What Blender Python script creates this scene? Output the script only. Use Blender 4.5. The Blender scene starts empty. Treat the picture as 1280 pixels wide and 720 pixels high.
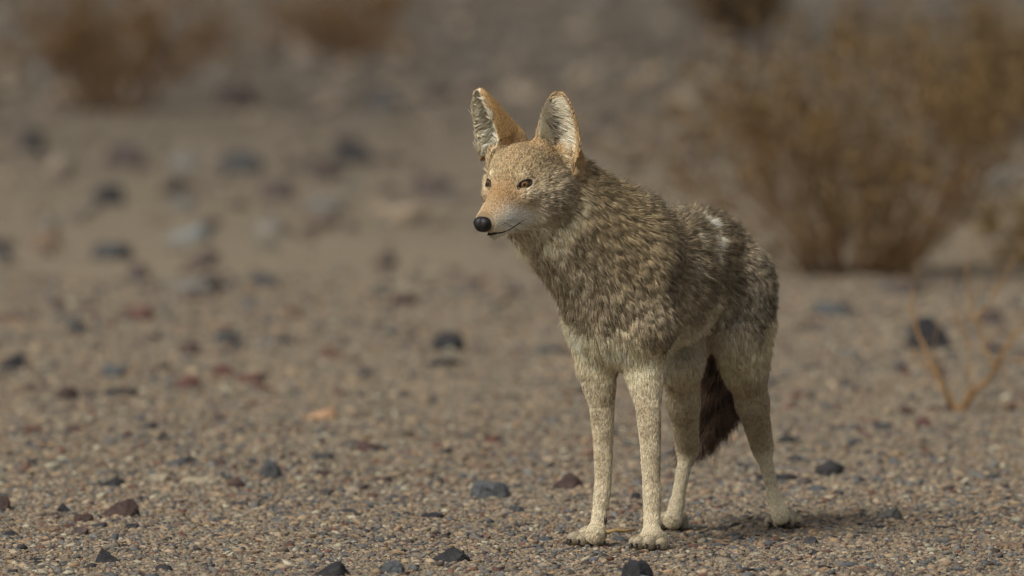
import bpy, bmesh, math, os
import numpy as np
from mathutils import Vector, Matrix, noise, kdtree
R = math.radians
sc = bpy.context.scene
C = sc.collection

# ------------------------------------------------------------------ camera
F_PX = 14000.0
CAM = np.array([0.0, -20.0, 1.4])
PITCH = math.atan(660.0 / F_PX)
cd = bpy.data.cameras.new('camera'); cam = bpy.data.objects.new('camera', cd); C.objects.link(cam)
cam.location = CAM; cam.rotation_euler = (math.pi/2 - PITCH, 0, 0)
cd.sensor_width = 36.0; cd.lens = F_PX * 36.0 / 1280.0
cd.clip_start = 0.5; cd.clip_end = 3000
cd.dof.use_dof = True; cd.dof.focus_distance = 19.75; cd.dof.aperture_fstop = 4.5
sc.camera = cam

# ------------------------------------------------------------------ light
SUN_EL, SUN_AZ = 43.0, -36.0      # azimuth measured from the direction towards the camera, negative = photo left
w = bpy.data.worlds.new("World"); sc.world = w; w.use_nodes = True
nt = w.node_tree; bg = nt.nodes['Background']
sky = nt.nodes.new('ShaderNodeTexSky'); sky.sky_type = 'NISHITA'; sky.sun_disc = False
sunv = Vector((math.sin(R(SUN_AZ))*math.cos(R(SUN_EL)), -math.cos(R(SUN_AZ))*math.cos(R(SUN_EL)), math.sin(R(SUN_EL))))
sky.sun_elevation = R(SUN_EL); sky.sun_rotation = math.atan2(sunv.x, sunv.y)
sky.air_density = 1.0; sky.dust_density = 3.0; sky.ozone_density = 1.0
hs = nt.nodes.new('ShaderNodeHueSaturation'); hs.inputs['Saturation'].default_value = .25     # thin high cloud takes the blue out of the sky
nt.links.new(sky.outputs[0], hs.inputs['Color']); nt.links.new(hs.outputs[0], bg.inputs[0]); bg.inputs[1].default_value = 0.05
sl = bpy.data.lights.new('sun', 'SUN'); so = bpy.data.objects.new('sun', sl); C.objects.link(so)
sl.energy = 2.1; sl.angle = R(30); sl.color = (1.0, 0.94, 0.84)
so.rotation_euler = sunv.to_track_quat('Z', 'Y').to_euler(); so.location = sunv * 30

sc.view_settings.view_transform = 'Standard'; sc.view_settings.look = 'None'
sc.view_settings.gamma = 1.0; sc.view_settings.use_curve_mapping = False
sc.view_settings.exposure = 0.66
sc.render.engine = 'CYCLES'
sc.cycles.use_denoising = True; sc.cycles.use_adaptive_sampling = False; sc.cycles.denoising_prefilter = 'NONE'; sc.cycles.denoising_input_passes = 'RGB_ALBEDO'; sc.cycles.sample_clamp_indirect = 4
sc.cycles.max_bounces = 8; sc.cycles.transmission_bounces = 6; sc.cycles.diffuse_bounces = 3; sc.cycles.glossy_bounces = 4
sc.cycles.caustics_reflective = False; sc.cycles.caustics_refractive = False
sc.cycles_curves.shape = 'RIBBONS'; sc.cycles_curves.subdivisions = 2

# ------------------------------------------------------------------ helpers
def pt(px, py, Y):
    """world point at world depth Y seen at photo pixel (px, py)"""
    c, s = math.cos(PITCH), math.sin(PITCH)
    x, f, u = px - 640.0, F_PX, 360.0 - py
    d = np.array([x, f*c + u*s, -f*s + u*c])
    return CAM + d * ((Y - CAM[1]) / d[1])
def gpt(px, py, z=0.0):
    """point of the ground (height z) seen at photo pixel"""
    c, s = math.cos(PITCH), math.sin(PITCH)
    x, f, u = px - 640.0, F_PX, 360.0 - py
    d = np.array([x, f*c + u*s, -f*s + u*c])
    return CAM + d * ((z - CAM[2]) / d[2])
def tag(o, label=None, cat=None, group=None, kind=None):
    if label: o['label'] = label
    if cat: o['category'] = cat
    if group: o['group'] = group
    if kind: o['kind'] = kind
    return o
def link(o, parent=None):
    C.objects.link(o)
    if parent is not None:
        o.parent = parent
        o.matrix_parent_inverse = Matrix.Translation(-Vector(parent.location))
    return o
def mesh_np(name, verts, faces, mat, parent=None, smooth=False, colors=None):
    """faces: (n,k) int array or list of lists"""
    me = bpy.data.meshes.new(name)
    verts = np.asarray(verts, dtype=np.float32)
    if isinstance(faces, np.ndarray):
        n, k = faces.shape
        me.vertices.add(len(verts)); me.vertices.foreach_set('co', verts.ravel())
        me.loops.add(n*k); me.loops.foreach_set('vertex_index', faces.astype(np.int32).ravel())
        me.polygons.add(n); me.polygons.foreach_set('loop_start', np.arange(0, n*k, k, dtype=np.int32))
        me.update(calc_edges=True); me.validate()
    else:
        me.from_pydata(verts.tolist(), [], faces)
    if smooth:
        me.polygons.foreach_set('use_smooth', np.ones(len(me.polygons), dtype=bool))
    if colors is not None:
        at = me.attributes.new('col', 'FLOAT_COLOR', 'POINT')
        c4 = np.ones((len(verts), 4), dtype=np.float32); c4[:, :3] = colors
        at.data.foreach_set('color', c4.ravel())
    me.materials.append(mat)
    o = bpy.data.objects.new(name, me)
    return link(o, parent)
def bsdf(name, col=(0.5, 0.5, 0.5), rough=0.8, spec=0.3):
    m = bpy.data.materials.new(name); m.use_nodes = True
    b = m.node_tree.nodes['Principled BSDF']
    b.inputs['Base Color'].default_value = (*col, 1); b.inputs['Roughness'].default_value = rough
    b.inputs['Specular IOR Level'].default_value = spec
    return m, m.node_tree, b
def nn(t, typ, **kw):
    n = t.nodes.new(typ)
    for k, v in kw.items(): setattr(n, k, v)
    return n
def srgb(r, g, b):
    f = lambda v: (v/255/12.92 if v/255 <= .04045 else ((v/255+.055)/1.055)**2.4)
    return np.array([f(r), f(g), f(b)])
def tube(points, radii, seg=6):
    """verts, faces of a tapered tube through the points"""
    P = [Vector(p) for p in points]; V = []; Fc = []
    for i, p in enumerate(P):
        t = (P[min(i+1, len(P)-1)] - P[max(i-1, 0)]).normalized()
        a = t.cross(Vector((0.31, 0.2, 0.93))); a.normalize(); b = t.cross(a)
        for k in range(seg):
            an = 2*math.pi*k/seg
            V.append(p + (a*math.cos(an) + b*math.sin(an))*radii[i])
    for i in range(len(P)-1):
        for k in range(seg):
            k2 = (k+1) % seg
            Fc.append([i*seg+k, i*seg+k2, (i+1)*seg+k2, (i+1)*seg+k])
    Fc.append([k for k in range(seg)][::-1]); Fc.append([(len(P)-1)*seg+k for k in range(seg)])
    return V, Fc
class MB:
    def __init__(s): s.v = []; s.f = []
    def add(s, vf):
        o = len(s.v); s.v += [tuple(v) for v in vf[0]]; s.f += [[i+o for i in f] for f in vf[1]]
    def build(s, name, mat, parent=None, smooth=True):
        return mesh_np(name, s.v, s.f, mat, parent, smooth)
rng = np.random.default_rng(7)
UP = np.array([0, 0, 1.0])
def fl(*v):
    v = np.array(v, float).ravel(); return v/np.linalg.norm(v)
# ================================================================== GROUND
def gz(x, y):
    """height of the desert floor; level under the coyote"""
    x = np.asarray(x, float); y = np.asarray(y, float)
    a = .006*np.sin(x*2.1+.4)*np.sin(y*1.3+1) + .0035*np.sin(x*7.3+y*3.1)*np.sin(y*5.7-x*2.2+2)
    far = np.clip((np.hypot(x-.24, y-.1)-.6)/3, 0, 1)
    far2 = np.clip((y-6)/30, 0, 1)
    return a*far + far2*(.05*np.sin(x*.8+1.3)*np.sin(y*.33) + .03*np.sin(x*2.3+y*.7))
def spaced(lo, hi, step, grow, outer):
    v = list(np.arange(lo, hi, step)); s = step
    while v[-1] < outer: s *= grow; v.append(v[-1]+s)
    s = step; u = [v[0]]
    while u[-1] > -outer: s *= grow; u.append(u[-1]-s)
    return np.array(u[::-1][:-1] + v)
gx = spaced(-1.6, 1.6, .03, 1.12, 900); gy = spaced(-1.6, 5, .03, 1.06, 900); gy = gy[gy > -60]
X, Y = np.meshgrid(gx, gy); Z = gz(X, Y)
nx, ny = len(gx), len(gy)
I = np.arange(nx*ny).reshape(ny, nx)
quads = np.stack([I[:-1, :-1], I[:-1, 1:], I[1:, 1:], I[1:, :-1]], -1).reshape(-1, 4)
gm_, gt, gb = bsdf('desert_floor', (.3, .25, .18), .95, .1)
geo = nn(gt, 'ShaderNodeNewGeometry')
def noise_n(t, scale, det=4, rough=.6, vec=None):
    n = nn(t, 'ShaderNodeTexNoise'); n.inputs['Scale'].default_value = scale; n.inputs['Detail'].default_value = det; n.inputs['Roughness'].default_value = rough
    t.links.new(vec if vec else geo.outputs['Position'], n.inputs['Vector']); return n
def ramp(t, src, stops):
    r = nn(t, 'ShaderNodeValToRGB'); e = r.color_ramp.elements
    while len(e) < len(stops): e.new(.5)
    for k, (p, c) in enumerate(stops): e[k].position = p; e[k].color = (*c, 1)
    t.links.new(src, r.inputs[0]); return r
def mix(t, f, a, b, typ='MIX'):
    m = nn(t, 'ShaderNodeMix'); m.data_type = 'RGBA'; m.blend_type = typ
    if isinstance(f, (int, float)): m.inputs[0].default_value = f
    else: t.links.new(f, m.inputs[0])
    for v, i in ((a, 6), (b, 7)):
        if isinstance(v, tuple): m.inputs[i].default_value = (*v, 1)
        else: t.links.new(v, m.inputs[i])
    return m.outputs[2]
n1 = noise_n(gt, 1.3, 5); n2 = noise_n(gt, 26, 6, .7); n3 = noise_n(gt, 260, 3, .6)
c1 = ramp(gt, n1.outputs['Fac'], [(.35, (.198, .166, .118)), (.65, (.262, .220, .158))])
c2 = ramp(gt, n2.outputs['Fac'], [(.36, (.55, .54, .54)), (.5, (.95, .95, .95)), (.66, (1.25, 1.22, 1.18))])
c3 = ramp(gt, n3.outputs['Fac'], [(.3, (.55, .56, .6)), (.5, (1, 1, 1)), (.7, (1.4, 1.3, 1.15))])
cc = mix(gt, 1.0, c1.outputs[0], c2.outputs[0], 'MULTIPLY'); cc = mix(gt, .8, cc, c3.outputs[0], 'MULTIPLY')
vo = nn(gt, 'ShaderNodeTexVoronoi'); vo.inputs['Scale'].default_value = 150; gt.links.new(geo.outputs['Position'], vo.inputs['Vector'])
vr = ramp(gt, vo.outputs['Color'], [(.0, (.10, .11, .12)), (.18, (.10, .11, .12)), (.22, (.30, .25, .19)), (.7, (.36, .29, .20)), (.75, (.46, .30, .17)), (.9, (.5, .43, .33))]); 
cc = mix(gt, .35, cc, vr.outputs[0])
# far off the floor is greyer and cobbled; also painted darker, standing in for shade
sx = nn(gt, 'ShaderNodeSeparateXYZ'); gt.links.new(geo.outputs['Position'], sx.inputs[0])
mr = nn(gt, 'ShaderNodeMapRange'); mr.inputs['From Min'].default_value = 9; mr.inputs['From Max'].default_value = 28; gt.links.new(sx.outputs['Y'], mr.inputs['Value'])
nf = noise_n(gt, 2.2, 4, .6); cf = ramp(gt, nf.outputs['Fac'], [(.3, (.064, .055, .045)), (.5, (.108, .092, .072)), (.7, (.160, .136, .104))])
cc = mix(gt, mr.outputs[0], cc, cf.outputs[0])
gt.links.new(cc, gb.inputs['Base Color'])
bp = nn(gt, 'ShaderNodeBump'); bp.inputs['Strength'].default_value = .8; bp.inputs['Distance'].default_value = .004
ad = nn(gt, 'ShaderNodeMath', operation='ADD'); gt.links.new(n3.outputs['Fac'], ad.inputs[0]); gt.links.new(vo.outputs['Distance'], ad.inputs[1]); gt.links.new(ad.outputs[0], bp.inputs['Height']); gt.links.new(bp.outputs[0], gb.inputs['Normal'])
ground = mesh_np('ground', np.stack([X, Y, Z], -1).reshape(-1, 3), quads, gm_, None, True); tag(ground, kind='structure')

# ---------------------------------------------------------- loose gravel (nobody could count it)
pal = np.array([(.36, .28, .19), (.42, .34, .24), (.30, .25, .19), (.13, .14, .15), (.19, .19, .18), (.10, .085, .08), (.19, .10, .075), (.40, .28, .17), (.48, .45, .34), (.055, .055, .06), (.24, .20, .16), (.29, .20, .14)])
pw = np.array([.18, .11, .14, .11, .13, .05, .045, .055, .065, .03, .10, .03]); pw /= pw.sum()
bm0 = bmesh.new(); bmesh.ops.create_icosphere(bm0, subdivisions=1, radius=1); ICO_V = np.array([v.co[:] for v in bm0.verts]); ICO_F = np.array([[v.index for v in f.verts] for f in bm0.faces]); bm0.free()
OCT_V = np.array([(1, 0, 0), (.3, .95, .1), (-.8, .6, 0), (-.9, -.5, 0), (.2, -1, .05), (.3, .1, .9), (-.4, .0, .75), (0, 0, -.8)], float)
OCT_F = np.array([(0, 1, 5), (1, 2, 6), (1, 6, 5), (2, 3, 6), (3, 4, 6), (4, 5, 6), (4, 0, 5), (1, 0, 7), (2, 1, 7), (3, 2, 7), (4, 3, 7), (0, 4, 7)])
pm, ptt, pb = bsdf('gravel_stone', (.3, .25, .2), .85, .25)
pa = nn(ptt, 'ShaderNodeAttribute', attribute_name='col'); geo = nn(ptt, 'ShaderNodeNewGeometry')
pn = noise_n(ptt, 380, 3, .6); pr = ramp(ptt, pn.outputs['Fac'], [(.3, (.70, .70, .72)), (.7, (1.3, 1.26, 1.2))])
ptt.links.new(mix(ptt, 1.0, pa.outputs['Color'], pr.outputs[0], 'MULTIPLY'), pb.inputs['Base Color'])
def scatter(name, xy, size, V0, F0, cols, flat=(.28, .62), sink=.22):
    n = len(xy); k = len(V0)
    s = np.stack([size*rng.uniform(.8, 1.5, n), size*rng.uniform(.6, 1.0, n), size*rng.uniform(*flat, n)], 1)
    v = V0[None]*(1 + rng.normal(0, .17, (n, k, 1))) + rng.normal(0, .08, (n, k, 3)); v = v*s[:, None]
    tl = rng.normal(0, .22, (n, 2)); v[..., 2] += v[..., 0]*tl[:, None, 0] + v[..., 1]*tl[:, None, 1]
    a = rng.uniform(0, 6.28, n); ca, sa = np.cos(a)[:, None], np.sin(a)[:, None]
    x = v[..., 0]*ca - v[..., 1]*sa + xy[:, 0, None]; y = v[..., 0]*sa + v[..., 1]*ca + xy[:, 1, None]
    z = v[..., 2] + (gz(xy[:, 0], xy[:, 1]) + s[:, 2]*sink)[:, None]
    F = (F0[None] + (np.arange(n)*k)[:, None, None]).reshape(-1, 3)
    c = np.repeat(cols, k, axis=0)
    o = mesh_np(name, np.stack([x, y, z], -1).reshape(-1, 3), F, pm, None, False, colors=c)
    return o
def pcols(n, tint=None):
    c = .70*pal[rng.choice(len(pal), n, p=pw)]*rng.uniform(.75, 1.25, (n, 1))
    return c
GD = float(os.environ.get('GD', 1))
n = int(135000*GD); xy = np.stack([rng.uniform(-1.35, 1.35, n), rng.uniform(-1.25, 1.6, n)], 1)
pn_ = .5 + .5*np.sin(xy[:, 0]*5.1+1.7*np.sin(xy[:, 1]*4.3))*np.sin(xy[:, 1]*6.1+1.3*np.sin(xy[:, 0]*7.7)+.5); xy = xy[rng.random(n) < .45+.55*pn_]; n = len(xy)     # sandy patches
sz = np.exp(rng.normal(math.log(.0029), .52, n)); sz = np.clip(sz, .0016, .013)
o1 = scatter('gravel', xy, sz, ICO_V, ICO_F, pcols(n)); tag(o1, kind='stuff')
n = int(620*GD); xy = np.stack([rng.uniform(-1.35, 1.35, n), rng.uniform(-1.25, 3.5, n)], 1)
oc = scatter('gravel', xy, np.exp(rng.normal(math.log(.0075), .3, n)), ICO_V, ICO_F, np.array([(.035, .035, .037), (.06, .045, .04), (.07, .075, .08), (.10, .055, .045), (.12, .10, .08), (.3, .25, .18)])[rng.choice(6, n, p=[.25, .2, .2, .1, .15, .1])]); tag(oc, kind='stuff')
n = int(400*GD); yy = 1.5 + 8.5*rng.random(n)**.9; xy = np.stack([rng.uniform(-1, 1, n)*(1.35+.07*yy), yy], 1)
od = scatter('gravel', xy, np.exp(rng.normal(math.log(.013), .35, n))*(1+.03*yy), ICO_V, ICO_F, np.array([(.035, .035, .037), (.07, .045, .04), (.06, .063, .066), (.11, .055, .042), (.13, .11, .085)])[rng.choice(5, n, p=[.25, .25, .2, .15, .15])]); tag(od, kind='stuff')
n = int(75000*GD); yy = 1.6 + 9*rng.random(n)**1.3; xy = np.stack([rng.uniform(-1, 1, n)*(1.4+.10*yy), yy], 1)
sz = np.clip(np.exp(rng.normal(math.log(.0042), .45, n))*(1+.05*yy), .002, .02)
o2 = scatter('gravel', xy, sz, OCT_V, OCT_F, pcols(n)); tag(o2, kind='stuff')
# cobbles and stones, thicker on the ground far away
n = int(9000*GD); yy = 9 + 75*rng.random(n)**.75; xy = np.stack([rng.uniform(-1, 1, n)*(1.6+.10*yy), yy], 1)
sz = np.clip(np.exp(rng.normal(math.log(.024), .5, n))*(1+.010*yy), .008, .075)
cpal = .85*np.array([(.10, .078, .068), (.15, .12, .10), (.20, .17, .135), (.28, .23, .17), (.075, .060, .055), (.26, .22, .17), (.17, .16, .14)])
o3 = scatter('cobbles', xy, sz, OCT_V, OCT_F, cpal[rng.choice(7, n)]*rng.uniform(.8, 1.2, (n, 1)), (.4, .8)); tag(o3, kind='stuff')

# ---------------------------------------------------------- rocks one can count
RC = {'maroon': (.060, .039, .035), 'black': (.026, .026, .029), 'blue': (.072, .080, .086), 'grey': (.13, .127, .118), 'tan': (.36, .225, .135),
      'pale': (.30, .26, .19), 'red': (.115, .060, .050), 'brown': (.16, .115, .08), 'slate': (.050, .053, .057), 'sky': (.17, .185, .18), 'purple': (.075, .057, .054)}
RM = {}
for k, c in RC.items():
    m_, t_, b_ = bsdf('rock_'+k, c, .8, .3); RM[k] = m_
    tc = nn(t_, 'ShaderNodeTexCoord'); geo = nn(t_, 'ShaderNodeNewGeometry')
    a = noise_n(t_, 55, 6, .7, tc.outputs['Object']); b = noise_n(t_, 260, 4, .6, tc.outputs['Object'])
    r1_ = ramp(t_, a.outputs['Fac'], [(.3, tuple(np.array(c)*.55)), (.52, c), (.75, tuple(np.array(c)*1.55+.015))])
    r2_ = ramp(t_, b.outputs['Fac'], [(.3, (.7, .7, .7)), (.7, (1.35, 1.32, 1.28))])
    t_.links.new(mix(t_, .8, r1_.outputs[0], r2_.outputs[0], 'MULTIPLY'), b_.inputs['Base Color'])
    bp = nn(t_, 'ShaderNodeBump'); bp.inputs['Strength'].default_value = .6; bp.inputs['Distance'].default_value = .002
    t_.links.new(b.outputs['Fac'], bp.inputs['Height']); t_.links.new(bp.outputs[0], b_.inputs['Normal'])
def rock(px, py, wpx, hpx, colr, label, shape='block', seed=0, name='rock', group=None):
    """px,py: middle of the visible foot of the rock in the photo; wpx,hpx: how large it shows there"""
    g = gpt(px, py); g[2] = float(gz(g[0], g[1])); d = np.linalg.norm(g-CAM); sc_ = F_PX/d
    w_, h_ = wpx/sc_, hpx/sc_; dp = w_*(.75 if hpx > wpx*.35 else .9)
    rr = np.random.default_rng(seed*7+int(px)); n_ = 22
    P = rr.normal(size=(n_, 3)); P /= np.linalg.norm(P, axis=1)[:, None]; P[:, 2] = np.abs(P[:, 2])**.6*rr.uniform(.72, 1.08, n_)
    P = np.sign(P)*np.abs(P)**.8
    if shape == 'peak': P[:, :2] *= (1.1-.62*np.clip(P[:, 2:], 0, 1)); P = np.vstack([P, [rr.uniform(-.3, .3), 0, 1.12], [rr.uniform(-.45, .45), -.2, rr.uniform(.6, .95)]])
    if shape == 'crag': P[:, 2] *= np.clip(.75 + .35*np.sin(P[:, 0]*3+seed) - .25*np.abs(P[:, 0]), .25, 1.1); P = np.vstack([P, [rr.uniform(-.4, .4), rr.uniform(-.3, .3), 1.1]])
    if shape == 'wedge': P[:, 2] *= np.clip(.62 + .5*P[:, 0], .15, 1.2)
    if shape == 'flat': P[:, 2] = np.clip(P[:, 2], 0, .75)
    P = np.vstack([P, [[-1, -.2, .1], [1, .2, .12], [.1, -1, .05], [0, 1, .1], [-.5, .5, -.25], [.5, -.5, -.25], [.6, .6, -.2], [-.6, -.5, -.2]]])
    bm = bmesh.new()
    for p in P: bm.verts.new(p)
    r_ = bmesh.ops.convex_hull(bm, input=bm.verts[:]); bmesh.ops.delete(bm, geom=[v for v in bm.verts if not v.link_faces], context='VERTS')
    lo_, hi_ = np.min([v.co[:] for v in bm.verts], 0), np.max([v.co[:] for v in bm.verts], 0)
    if hpx*wpx > 150:
        bmesh.ops.bevel(bm, geom=bm.edges[:], offset=.045, segments=1, affect='EDGES')
        bmesh.ops.triangulate(bm, faces=bm.faces[:]); bmesh.ops.subdivide_edges(bm, edges=bm.edges[:], cuts=2, use_grid_fill=True)
        for v in bm.verts:
            q = v.co*2.3 + Vector((seed*3.1, px*.37, 0)); v.co += noise.noise_vector(q)*.10 + noise.noise_vector(q*3.1)*.045
    for v in bm.verts:
        c = v.co; v.co = Vector(((c.x)/(hi_[0]-lo_[0])*w_, c.y/(hi_[1]-lo_[1])*dp, c.z/max(hi_[2], .1)*h_ - h_*.06))
    me = bpy.data.meshes.new(name); bm.to_mesh(me); bm.free(); me.materials.append(RM[colr])
    o = bpy.data.objects.new(name, me); C.objects.link(o)
    o.location = (g[0], g[1]+dp*.42, g[2]-.0015-h_*.10); tag(o, label, 'rock', group)
    return o
rocks = [
 (147, 646, 54, 30, 'maroon', 'big maroon rock at the lower left, the largest near the camera', 'wedge'),
 (104, 652, 26, 12, 'maroon', 'low dark chip touching the left end of the big maroon rock', 'flat'),
 (81, 640, 22, 16, 'black', 'small black stone a hand left of the big maroon rock', 'crag'),
 (134, 703, 30, 22, 'black', 'black pointed stone below the big maroon rock near the bottom edge', 'crag'),
 (138, 608, 34, 14, 'black', 'flat black stone just behind the big maroon rock', 'wedge'),
 (165, 611, 14, 7, 'red', 'tiny dark red chip right behind the big maroon rock', 'block'),
 (60, 664, 36, 9, 'brown', 'thin brown slab lying left of the big maroon rock', 'flat'),
 (4, 637, 20, 22, 'maroon', 'dark reddish stone cut by the left edge of the photo, low down', 'block'),
 (14, 669, 18, 9, 'black', 'small black chip near the left edge below the cut stone', 'block'),
 (96, 668, 30, 13, 'purple', 'low purplish stone in front of the big maroon rock', 'wedge'),
 (165, 661, 20, 9, 'black', 'small dark chip at the right foot of the big maroon rock', 'flat'),
 (338, 598, 36, 31, 'slate', 'grey pyramid shaped stone with a pale left face, left of centre', 'peak'),
 (405, 576, 26, 10, 'slate', 'small flat slate stone right of the grey pyramid stone', 'flat'),
 (405, 595, 24, 8, 'maroon', 'thin maroon chip just below the flat slate stone', 'flat'),
 (436, 642, 20, 8, 'slate', 'small dark stone lying alone between pyramid stone and black peak', 'flat'),
 (300, 633, 24, 8, 'slate', 'dull dark chip in front of the grey pyramid stone', 'block'),
 (412, 720, 50, 22, 'black', 'broad black rock half cut by the bottom edge left of centre', 'wedge'),
 (563, 703, 50, 23, 'black', 'jagged black rock by the bottom edge, left of the front paws', 'crag'),
 (491, 716, 30, 18, 'blue', 'round blue grey stone at the bottom edge beside the jagged black rock', 'block'),
 (797, 724, 42, 31, 'black', 'dark rock at the bottom edge right below the front paws', 'block'),
 (645, 640, 22, 9, 'slate', 'small slate chip below the blue grey rock', 'flat'),
 (682, 678, 22, 9, 'blue', 'small bluish chip left of the front paw', 'flat'),
 (541, 648, 30, 8, 'black', 'thin black chip beside the lone blue grey rock', 'flat'),
 (612, 623, 52, 26, 'blue', 'blue grey rock with a light top left of the maroon one', 'block'),
 (597, 585, 34, 9, 'brown', 'flat brown stone behind the blue grey rock', 'flat'),
 (711, 612, 46, 27, 'maroon', 'maroon pyramid rock beside the front leg', 'peak'),
 (795, 624, 14, 11, 'black', 'little black stone seen between the two front legs', 'block'),
 (973, 600, 60, 8, 'black', 'long thin dark stone behind the rear paw', 'flat'),
 (921, 660, 18, 9, 'black', 'little black stone between the two rear paws', 'block'),
 (1013, 680, 20, 13, 'slate', 'small dark blue stone right of the rear paw', 'block'),
 (1110, 649, 36, 19, 'grey', 'olive grey stone standing alone on the gravel right of the coyote', 'wedge'),
 (1021, 615, 24, 9, 'blue', 'small blue chip behind the olive grey stone', 'flat'),
 (1050, 620, 12, 8, 'slate', 'tiny slate stone between blue chip and olive grey stone', 'block'),
 (1100, 661, 16, 6, 'black', 'thin black chip in front of the olive grey stone', 'flat'),
 (1265, 686, 40, 9, 'brown', 'flat brown slab at the lower right edge', 'flat'),
 (1106, 532, 26, 9, 'slate', 'flat slate stone halfway between coyote and twiggy shrub', 'flat'),
 (1155, 530, 18, 16, 'red', 'small brick red stone left of the twiggy shrub', 'block'),
 (1130, 472, 18, 10, 'red', 'blurred reddish pebble behind the twiggy shrub', 'block'),
 (1160, 437, 58, 52, 'black', 'dark grey boulder behind the twiggy shrub', 'block'),
 (1040, 394, 52, 17, 'blue', 'low blue grey stone in front of the large bush', 'flat'),
 (1062, 446, 30, 10, 'grey', 'low grey stone left of the dark grey boulder', 'flat'),
 (1245, 442, 26, 14, 'black', 'dark stone seen through the twigs right of the boulder', 'block'),
 (1240, 405, 36, 16, 'purple', 'dull purplish stone behind the twigs at the right edge', 'block'),
 (561, 439, 44, 29, 'black', 'black boulder standing alone in the middle distance', 'block'),
 (695, 444, 36, 12, 'slate', 'flat slate stone touching the chest outline of the coyote', 'flat'),
 (728, 494, 16, 12, 'black', 'small dark stone just left of the front leg top', 'block'),
 (398, 524, 48, 19, 'tan', 'orange tan stone, the only orange one', 'wedge'),
 (206, 554, 22, 17, 'black', 'small black stone in front of the row of red stones', 'crag'),
 (150, 492, 44, 11, 'black', 'long flat black stone left of the row of red stones', 'flat'),
 (84, 496, 28, 20, 'maroon', 'square maroon stone left of the long flat black one', 'block'),
 (12, 459, 40, 25, 'black', 'black boulder cut by the left edge', 'wedge'),
 (141, 469, 32, 18, 'blue', 'blue grey stone above the long flat black one', 'block'),
 (228, 480, 46, 19, 'red', 'long low red stone, left end of the row of three', 'wedge'),
 (280, 468, 28, 20, 'red', 'square dark red stone, middle of the row of three', 'block'),
 (314, 475, 36, 14, 'red', 'low dark red stone, right end of the row of three', 'flat'),
 (238, 444, 30, 18, 'maroon', 'maroon stone just behind the row of three red stones', 'block'),
 (174, 405, 42, 22, 'red', 'blurred brick red rock upper left of the maroon stone', 'block'),
 (96, 421, 28, 18, 'slate', 'blurred dark stone left of the brick red rock', 'block'),
 (70, 387, 28, 16, 'purple', 'blurred purple grey stone above the left dark one', 'block'),
 (284, 430, 32, 16, 'slate', 'blurred slate stone right of the maroon stone', 'block'),
 (334, 433, 26, 12, 'grey', 'faint grey stone between slate stone and red pebble', 'block'),
 (409, 445, 24, 14, 'red', 'lone red pebble left of the black boulder', 'block'),
 (364, 398, 24, 16, 'brown', 'blurred brown stone above the lone red pebble', 'block'),
 (310, 386, 26, 16, 'grey', 'blurred grey stone left of the brown one', 'block'),
 (505, 381, 34, 18, 'maroon', 'blurred maroon stone above the black boulder', 'block'),
 (645, 448, 20, 10, 'brown', 'faint brown pebble between black boulder and coyote', 'block'),
 (330, 354, 36, 22, 'slate', 'blurred dark stone in the middle left distance', 'block'),
 (241, 360, 54, 22, 'grey', 'blurred broad grey stone left of the dark one', 'block'),
 (173, 345, 30, 26, 'purple', 'blurred dusky stone left of the broad grey one', 'block'),
 (140, 322, 54, 22, 'slate', 'blurred long dark stone above the dusky one', 'flat'),
 (60, 310, 36, 32, 'brown', 'blurred brown boulder near the left edge', 'block'),
 (232, 304, 66, 26, 'sky', 'blurred pale bluish stone, the brightest far one', 'wedge'),
 (4, 325, 22, 26, 'slate', 'blurred dark stone cut by the left edge beside the brown boulder', 'block'),
 (135, 255, 42, 30, 'black', 'blurred black boulder at the far left', 'block'),
 (228, 262, 28, 24, 'grey', 'blurred grey stone right of the far black boulder', 'block'),
 (346, 245, 48, 30, 'purple', 'blurred dusky purple boulder in the far middle left', 'block'),
 (408, 262, 50, 24, 'grey', 'blurred low grey rock right of the dusky purple boulder', 'flat'),
 (440, 202, 56, 28, 'black', 'blurred dark boulder, right one of the far touching pair', 'block'),
 (400, 220, 36, 30, 'purple', 'blurred dark rock, left one of the far touching pair', 'block'),
 (541, 238, 60, 30, 'purple', 'blurred purple grey rock left of the coyote face', 'block'),
 (300, 210, 60, 30, 'slate', 'blurred slate rock left of the far touching pair', 'block'),
 (230, 208, 40, 26, 'grey', 'blurred grey rock left of the far slate rock', 'block'),
 (156, 205, 54, 34, 'purple', 'blurred purple boulder below the far left bush', 'block'),
 (40, 192, 32, 40, 'black', 'blurred tall dark boulder at the far left edge', 'block'),
 (295, 142, 54, 34, 'purple', 'blurred boulder right of the far left bush', 'block'),
 (480, 145, 50, 26, 'slate', 'blurred dark rock far behind left of the ears', 'block'),
]
for i, (px, py, w_, h_, c, lab, sh) in enumerate(rocks):
    if w_: rock(px, py, w_, h_, c, lab, sh, seed=i+1)
for px, py, w_, lab in ((250, 606, 52, 'pale flat stone sunk in the gravel left of the pyramid stone'), (200, 602, 30, 'short pale stone sunk in the gravel behind the big maroon rock')):
    rock(px, py, w_, 11, 'pale', lab, 'flat', 3)

# ---------------------------------------------------------- dry stick between the paws
stk, stt, sbb = bsdf('dry_wood', (.40, .27, .12), .75, .2)
a, b = gpt(757, 668), gpt(793, 666); m = MB()
m.add(tube([a+UP*.004, a*.66+b*.34+UP*.006, a*.33+b*.67+UP*.0045, b+UP*.005], [.0028, .0034, .0032, .0022], 8))
o = m.build('stick', stk); tag(o, 'short yellow brown stick lying between the front paws', 'stick')

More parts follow.
